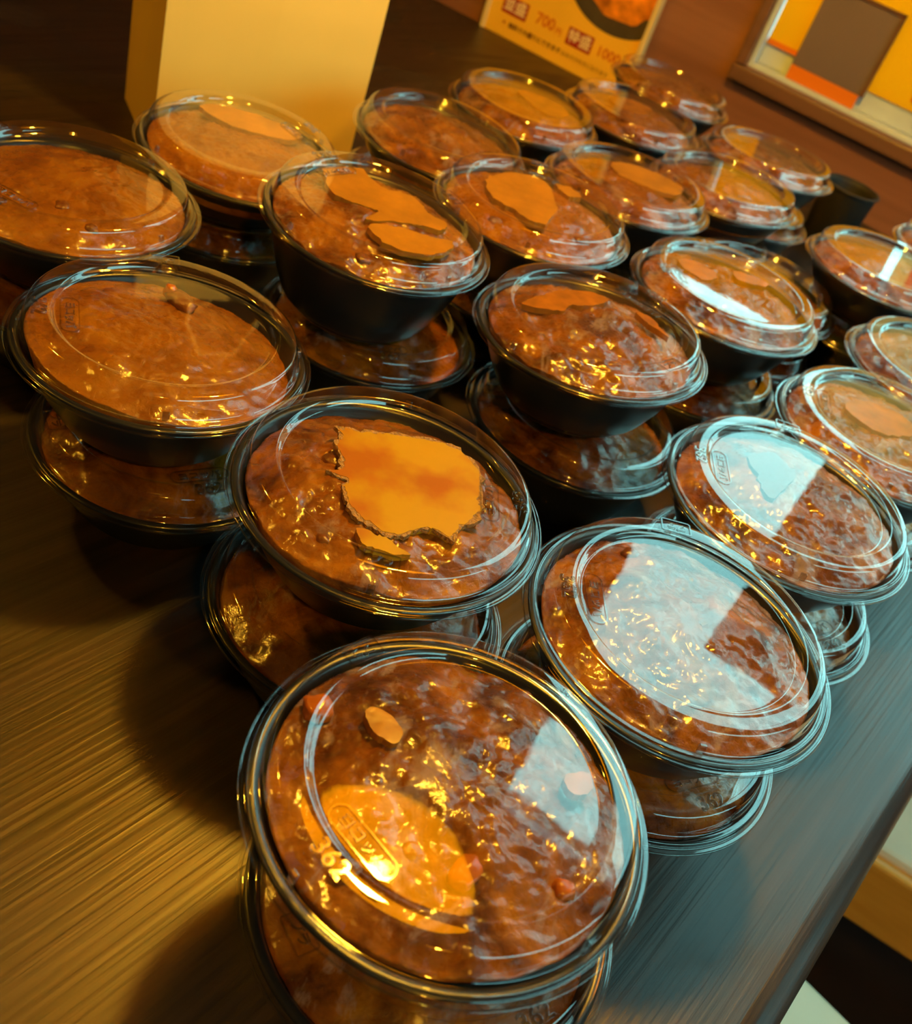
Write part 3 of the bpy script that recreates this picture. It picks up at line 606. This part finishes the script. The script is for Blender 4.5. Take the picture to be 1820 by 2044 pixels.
# key: top rim centre x, y, lift, tilt a, tilt b | lower bowl centre x, y, lift | angle of the size number on the lid | seed | heap | material | label of the upper bowl | label of the lower bowl
G = 'lidded takeaway bowls of curry stacked on the table'
F, SM_, FI = M_CURRY, M_CURRY_SMOOTH, M_CURRY_STREAKED
STACKS = {
'B1': (0.479, 2.975, -0.016, 0.014, -0.007, 0.618, 2.931, 0.012, -122.5, 11, (0.0, -0.02), FI, 'lidded curry bowl nearest the camera, yellow lamp glare on its lid', 'lower curry bowl, under the bowl nearest the camera at the bottom of the picture'),
'B2': (-0.421, 4.834, 0.034, -0.002, 0.009, -0.384, 4.693, 0.004, 13.6, 22, (0.05, -0.12), F, 'lidded curry bowl with a star-shaped golden sauce patch stuck to its lid', 'lower curry bowl, under the bowl with the star-shaped golden patch'),
'B3': (-2.239, 5.520, -0.034, 0.007, -0.016, -2.134, 5.607, -0.081, -149.6, 33, (-0.16, -0.16), SM_, 'lidded bowl of smooth orange curry with one lump, left, beside the bare table', 'lower curry bowl, under the left bowl of smooth orange curry'),
'B4': (1.529, 4.697, -0.025, 0.008, -0.004, 1.572, 4.710, -0.051, -166.0, 44, (0.02, -0.05), FI, 'lidded curry bowl with the biggest pale blue window reflection, right of the nearest bowl', 'lower curry bowl at the table edge, under the bowl with the biggest pale blue reflection'),
'B5': (2.285, 6.58, -0.021, 0.006, 0.008, 2.42, 6.53, -0.033, -172.0, 55, (0.05, 0.0), FI, 'lidded curry bowl half covered by a white window reflection, second along the table edge', 'lower curry bowl jutting out at the table edge, second along it'),
'B6': (0.482, 7.592, 0.184, 0.077, 0.005, 0.672, 7.668, 0.071, 57.0, 66, (-0.08, -0.05), FI, 'tall lidded curry bowl at the centre of the picture, white flecks and gold smear', 'lower curry bowl, under the tall middle bowl with white flecks'),
'B7': (-1.494, 7.798, 0.276, -0.043, 0.019, -1.36, 8.00, 0.024, 150.0, 77, (-0.02, 0.0), F, 'tall lidded bowl set off-centre on its stack, long orange smears under its lid', 'lower curry bowl showing its front under the tall off-centre bowl'),
'B8': (-0.388, 9.481, 0.206, 0.010, 0.010, -0.34, 9.80, 0.02, 100.0, 88, (-0.05, 0.0), SM_, 'lidded curry bowl with a large flat round orange smear, behind the tall middle bowls', 'lower curry bowl, under the bowl with the large round orange smear'),
'B9': (-3.707, 6.899, -0.026, 0.001, 0.010, -3.707, 6.899, 0.0, -101.0, 99, (0.0, 0.0), SM_, 'lidded curry bowl cut off by the left border, the pale bag mirrored in its lid', 'lower curry bowl, under the bowl cut off by the left border'),
'B10': (-3.129, 8.958, -0.090, -0.027, 0.027, -3.197, 9.015, 0.020, 60.0, 110, (0.0, 0.0), SM_, 'lidded curry bowl directly in front of the cream paper bag', 'lower curry bowl, under the bowl directly in front of the paper bag'),
'B11': (-1.675, 11.030, -0.032, -0.035, 0.020, -1.80, 11.16, 0.0, 80.0, 121, (0.0, 0.0), FI, 'lidded lumpy curry bowl at the right corner of the paper bag', 'lower curry bowl, under the lumpy bowl at the right corner of the paper bag'),
'B12': (-1.093, 13.161, -0.055, 0.002, 0.018, -1.093, 13.161, 0.0, 30.0, 132, (0.0, 0.0), F, 'lidded curry bowl in the back row just below the left part of the menu card', 'lower curry bowl, under the back row bowl left of the menu card'),
'B13': (0.231, 14.707, -0.058, -0.005, 0.009, 0.231, 14.707, 0.0, 30.0, 143, (0.0, 0.0), F, 'lidded curry bowl in the back row hiding the lower right corner of the menu card', 'lower curry bowl, under the back row bowl that hides the corner of the menu card'),
'B14': (1.676, 9.715, 0.045, 0.004, 0.004, 1.67, 9.67, -0.004, -154.0, 154, (-0.05, -0.05), FI, 'lidded curry bowl with a yellow poster reflection and a white flare, right of the middle', 'lower curry bowl, under the bowl with the yellow poster reflection and white flare'),
'B15': (2.23, 11.42, -0.41, 0.010, 0.010, 2.26, 11.44, -0.24, -150.0, 165, (0.0, 0.0), F, 'shallow lidded bowl tucked close behind the bowl with the yellow poster reflection', 'lower shallow curry bowl, under the one tucked behind the yellow-reflecting bowl'),
'B16': (0.44, 11.64, 0.031, 0.028, -0.001, 0.38, 11.68, 0.0, 60.0, 176, (0.0, 0.0), F, 'lidded curry bowl with a long orange smear, third row from the back', 'lower curry bowl, under the third row bowl with a long orange smear'),
'B17': (1.636, 13.265, -0.062, 0.062, 0.0, 1.636, 13.265, 0.0, 60.0, 187, (0.0, 0.0), F, 'lidded curry bowl near the back mirroring a small yellow square in its lid', 'lower curry bowl, under the back bowl mirroring a small yellow square'),
'B18': (2.250, 15.187, -0.055, 0.041, -0.026, 2.250, 15.187, 0.0, 60.0, 198, (0.0, 0.0), F, 'lidded curry bowl at the back nearest the window ledge, left of the black cup', 'lower curry bowl, under the back bowl left of the black cup'),
'B19': (0.636, 16.750, -0.029, -0.050, -0.011, 0.636, 16.750, 0.0, 60.0, 209, (0.0, 0.0), F, 'farthest lidded curry bowl, against the brown wall right of the menu card', 'lower curry bowl, under the farthest bowl against the brown wall'),
'B20': (3.71, 12.42, -0.010, 0.026, -0.013, 3.79, 12.50, 0.0, 170.0, 220, (0.0, 0.0), F, 'lidded curry bowl in front of the black cup, orange and white reflections in lid', 'lower curry bowl, under the bowl in front of the black cup'),
'B21': (5.02, 14.06, 0.0, 0.0, 0.0, 5.10, 14.06, 0.0, 170.0, 231, (0.0, 0.0), F, 'lidded curry bowl barely showing at the right border, below the window ledge', 'lower curry bowl, under the bowl barely showing at the right border'),
'B22': (4.10, 10.22, -0.100, 0.021, 0.014, 4.10, 10.22, 0.0, 170.0, 242, (0.0, 0.0), FI, 'lidded curry bowl cut by the right border, fourth along the table edge', 'lower curry bowl, under the fourth bowl along the table edge'),
'B23': (3.26, 8.34, -0.071, 0.025, 0.003, 3.28, 8.38, -0.02, -179.0, 253, (0.0, 0.0), FI, 'lidded curry bowl with a tan hazy reflection over its lid, third along the table edge', 'lower curry bowl, under the third bowl along the table edge'),
}
FINE = {'B1', 'B2', 'B3', 'B4', 'B5', 'B6', 'B7', 'B14', 'B8', 'B9', 'B10', 'B23'}

def build_bowl(key, cx, cy, z, ta, tb, H, phi, seed, heap, mat, label, upper):
    nrm = Vector((-ta, -tb, 1)).normalized()
    t = empty('curry_bowl', (0, 0, 0)); tag(t, label, 'bowl', G)
    c = Vector((cx * R, cy * R, zm(z)))
    t.location = c - nrm * (H * R); t.rotation_mode = 'QUATERNION'; t.rotation_quaternion = Vector((0, 0, 1)).rotation_difference(nrm)
    link('bowl', bowl_mesh(H), None, t)
    fine = upper and key in FINE
    lid = link('lid', LID, None, t, (0, 0, H * R), math.radians(phi))
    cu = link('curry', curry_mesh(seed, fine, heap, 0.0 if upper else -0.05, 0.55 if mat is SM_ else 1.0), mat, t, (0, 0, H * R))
    if fine or key in ('B1', 'B2', 'B3', 'B4', 'B5', 'B7'):
        def at(r, a, z_): return (r * R * math.cos(a), r * R * math.sin(a), z_ * R)
        link('size_number', NUM, None, lid, at(0.79, 0, LID_TOP + 0.002), math.pi / 2)
        link('maker_mark', MAKER, None, lid, at(0.60, 0, LID_FLOOR + 0.002), math.pi / 2)
        a = math.radians(-93); link('recycling_mark', RECYCLE, None, lid, at(0.80, a, LID_TOP + 0.002), a + math.pi / 2)
    if upper:
        for k in range(4):
            a = math.radians(86 + 90 * k); link('snap_lug', LUG, None, lid, (0.900 * R * math.cos(a), 0.900 * R * math.sin(a), 0.045 * R), a - math.pi / 2)
        for i, poly in enumerate(SMEARS.get(key, [])):
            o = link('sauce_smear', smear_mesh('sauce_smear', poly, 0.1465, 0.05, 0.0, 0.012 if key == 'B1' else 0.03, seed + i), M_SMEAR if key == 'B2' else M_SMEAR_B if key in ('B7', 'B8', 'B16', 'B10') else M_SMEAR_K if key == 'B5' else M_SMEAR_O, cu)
    rnd = random.Random(seed + 5)
    if upper and fine:
        for k in range(rnd.choice((2, 3))):
            a, r = rnd.uniform(0, 6.28), rnd.uniform(0.35, 0.68)
            link('meat_chunk', chunk_mesh('meat_chunk', seed + k, rnd.uniform(0.06, 0.10), rnd.uniform(0.05, 0.08), 0.05), M_MEAT, cu, (r * R * math.cos(a), r * R * math.sin(a), (0.075 - 0.14 * r * r) * R), rnd.uniform(0, 3))
    return t, lid, cu
ROOTS = {}
for key, (x, y, dz, ta, tb, lx, ly, ldz, phi, seed, heap, mat, lab, lab2) in STACKS.items():
    zl = -S_LAYER + ldz
    ROOTS[key + 'L'] = build_bowl(key, lx, ly, zl, 0, 0, zl - ZT, phi + 70 + seed % 90, seed + 500, (0, 0), F, lab2, False)
    off = math.hypot(x - lx, y - ly)
    floor = zl + (LID_FLOOR + 0.003 if off < 0.11 else LID_TOP + 0.003) + 0.585 * math.hypot(ta, tb)
    ROOTS[key] = build_bowl(key, x, y, dz, ta, tb, dz - floor, phi, seed, heap, mat, lab, True)

# particular pieces seen in the front bowls
cu = ROOTS['B1'][2]
link('carrot_piece', chunk_mesh('carrot_piece', 3, 0.085, 0.075, 0.055), M_CARROT, cu, (-0.74 * R, 0.15 * R, 0.045 * R), 0.4)
link('carrot_piece', chunk_mesh('carrot_piece', 7, 0.10, 0.07, 0.05), M_CARROT, cu, (0.15 * R, -0.41 * R, 0.078 * R), 1.1)
link('carrot_piece', chunk_mesh('carrot_piece', 9, 0.06, 0.05, 0.04), M_CARROT, cu, (0.60 * R, -0.28 * R, 0.035 * R), 0.2)
me = text_mesh('mould_number', '34', 0.055 * R, 0.003 * R, 0.0015 * R); me.materials.clear()
a = math.radians(61 + 122.5); link('mould_number', me, M_MARK, ROOTS['B1'][1], (0.815 * R * math.cos(a), 0.815 * R * math.sin(a), (LID_TOP + 0.002) * R), a - math.pi / 2)
cu = ROOTS['B3'][2]
link('meat_chunk', chunk_mesh('meat_chunk', 21, 0.15, 0.08, 0.06), M_MEAT, cu, (-0.10 * R, 0.44 * R, 0.085 * R), -0.5)
link('carrot_piece', chunk_mesh('carrot_piece', 23, 0.05, 0.05, 0.05), M_CARROT, cu, (-0.20 * R, 0.48 * R, 0.11 * R), 0.3)
cu = ROOTS['B2'][2]
link('bubble_fringe', smear_mesh('bubble_fringe', SMEARS['B2'][0], 0.1440, 0.03, 0.026, 0.04, 4), M_FRINGE, cu)
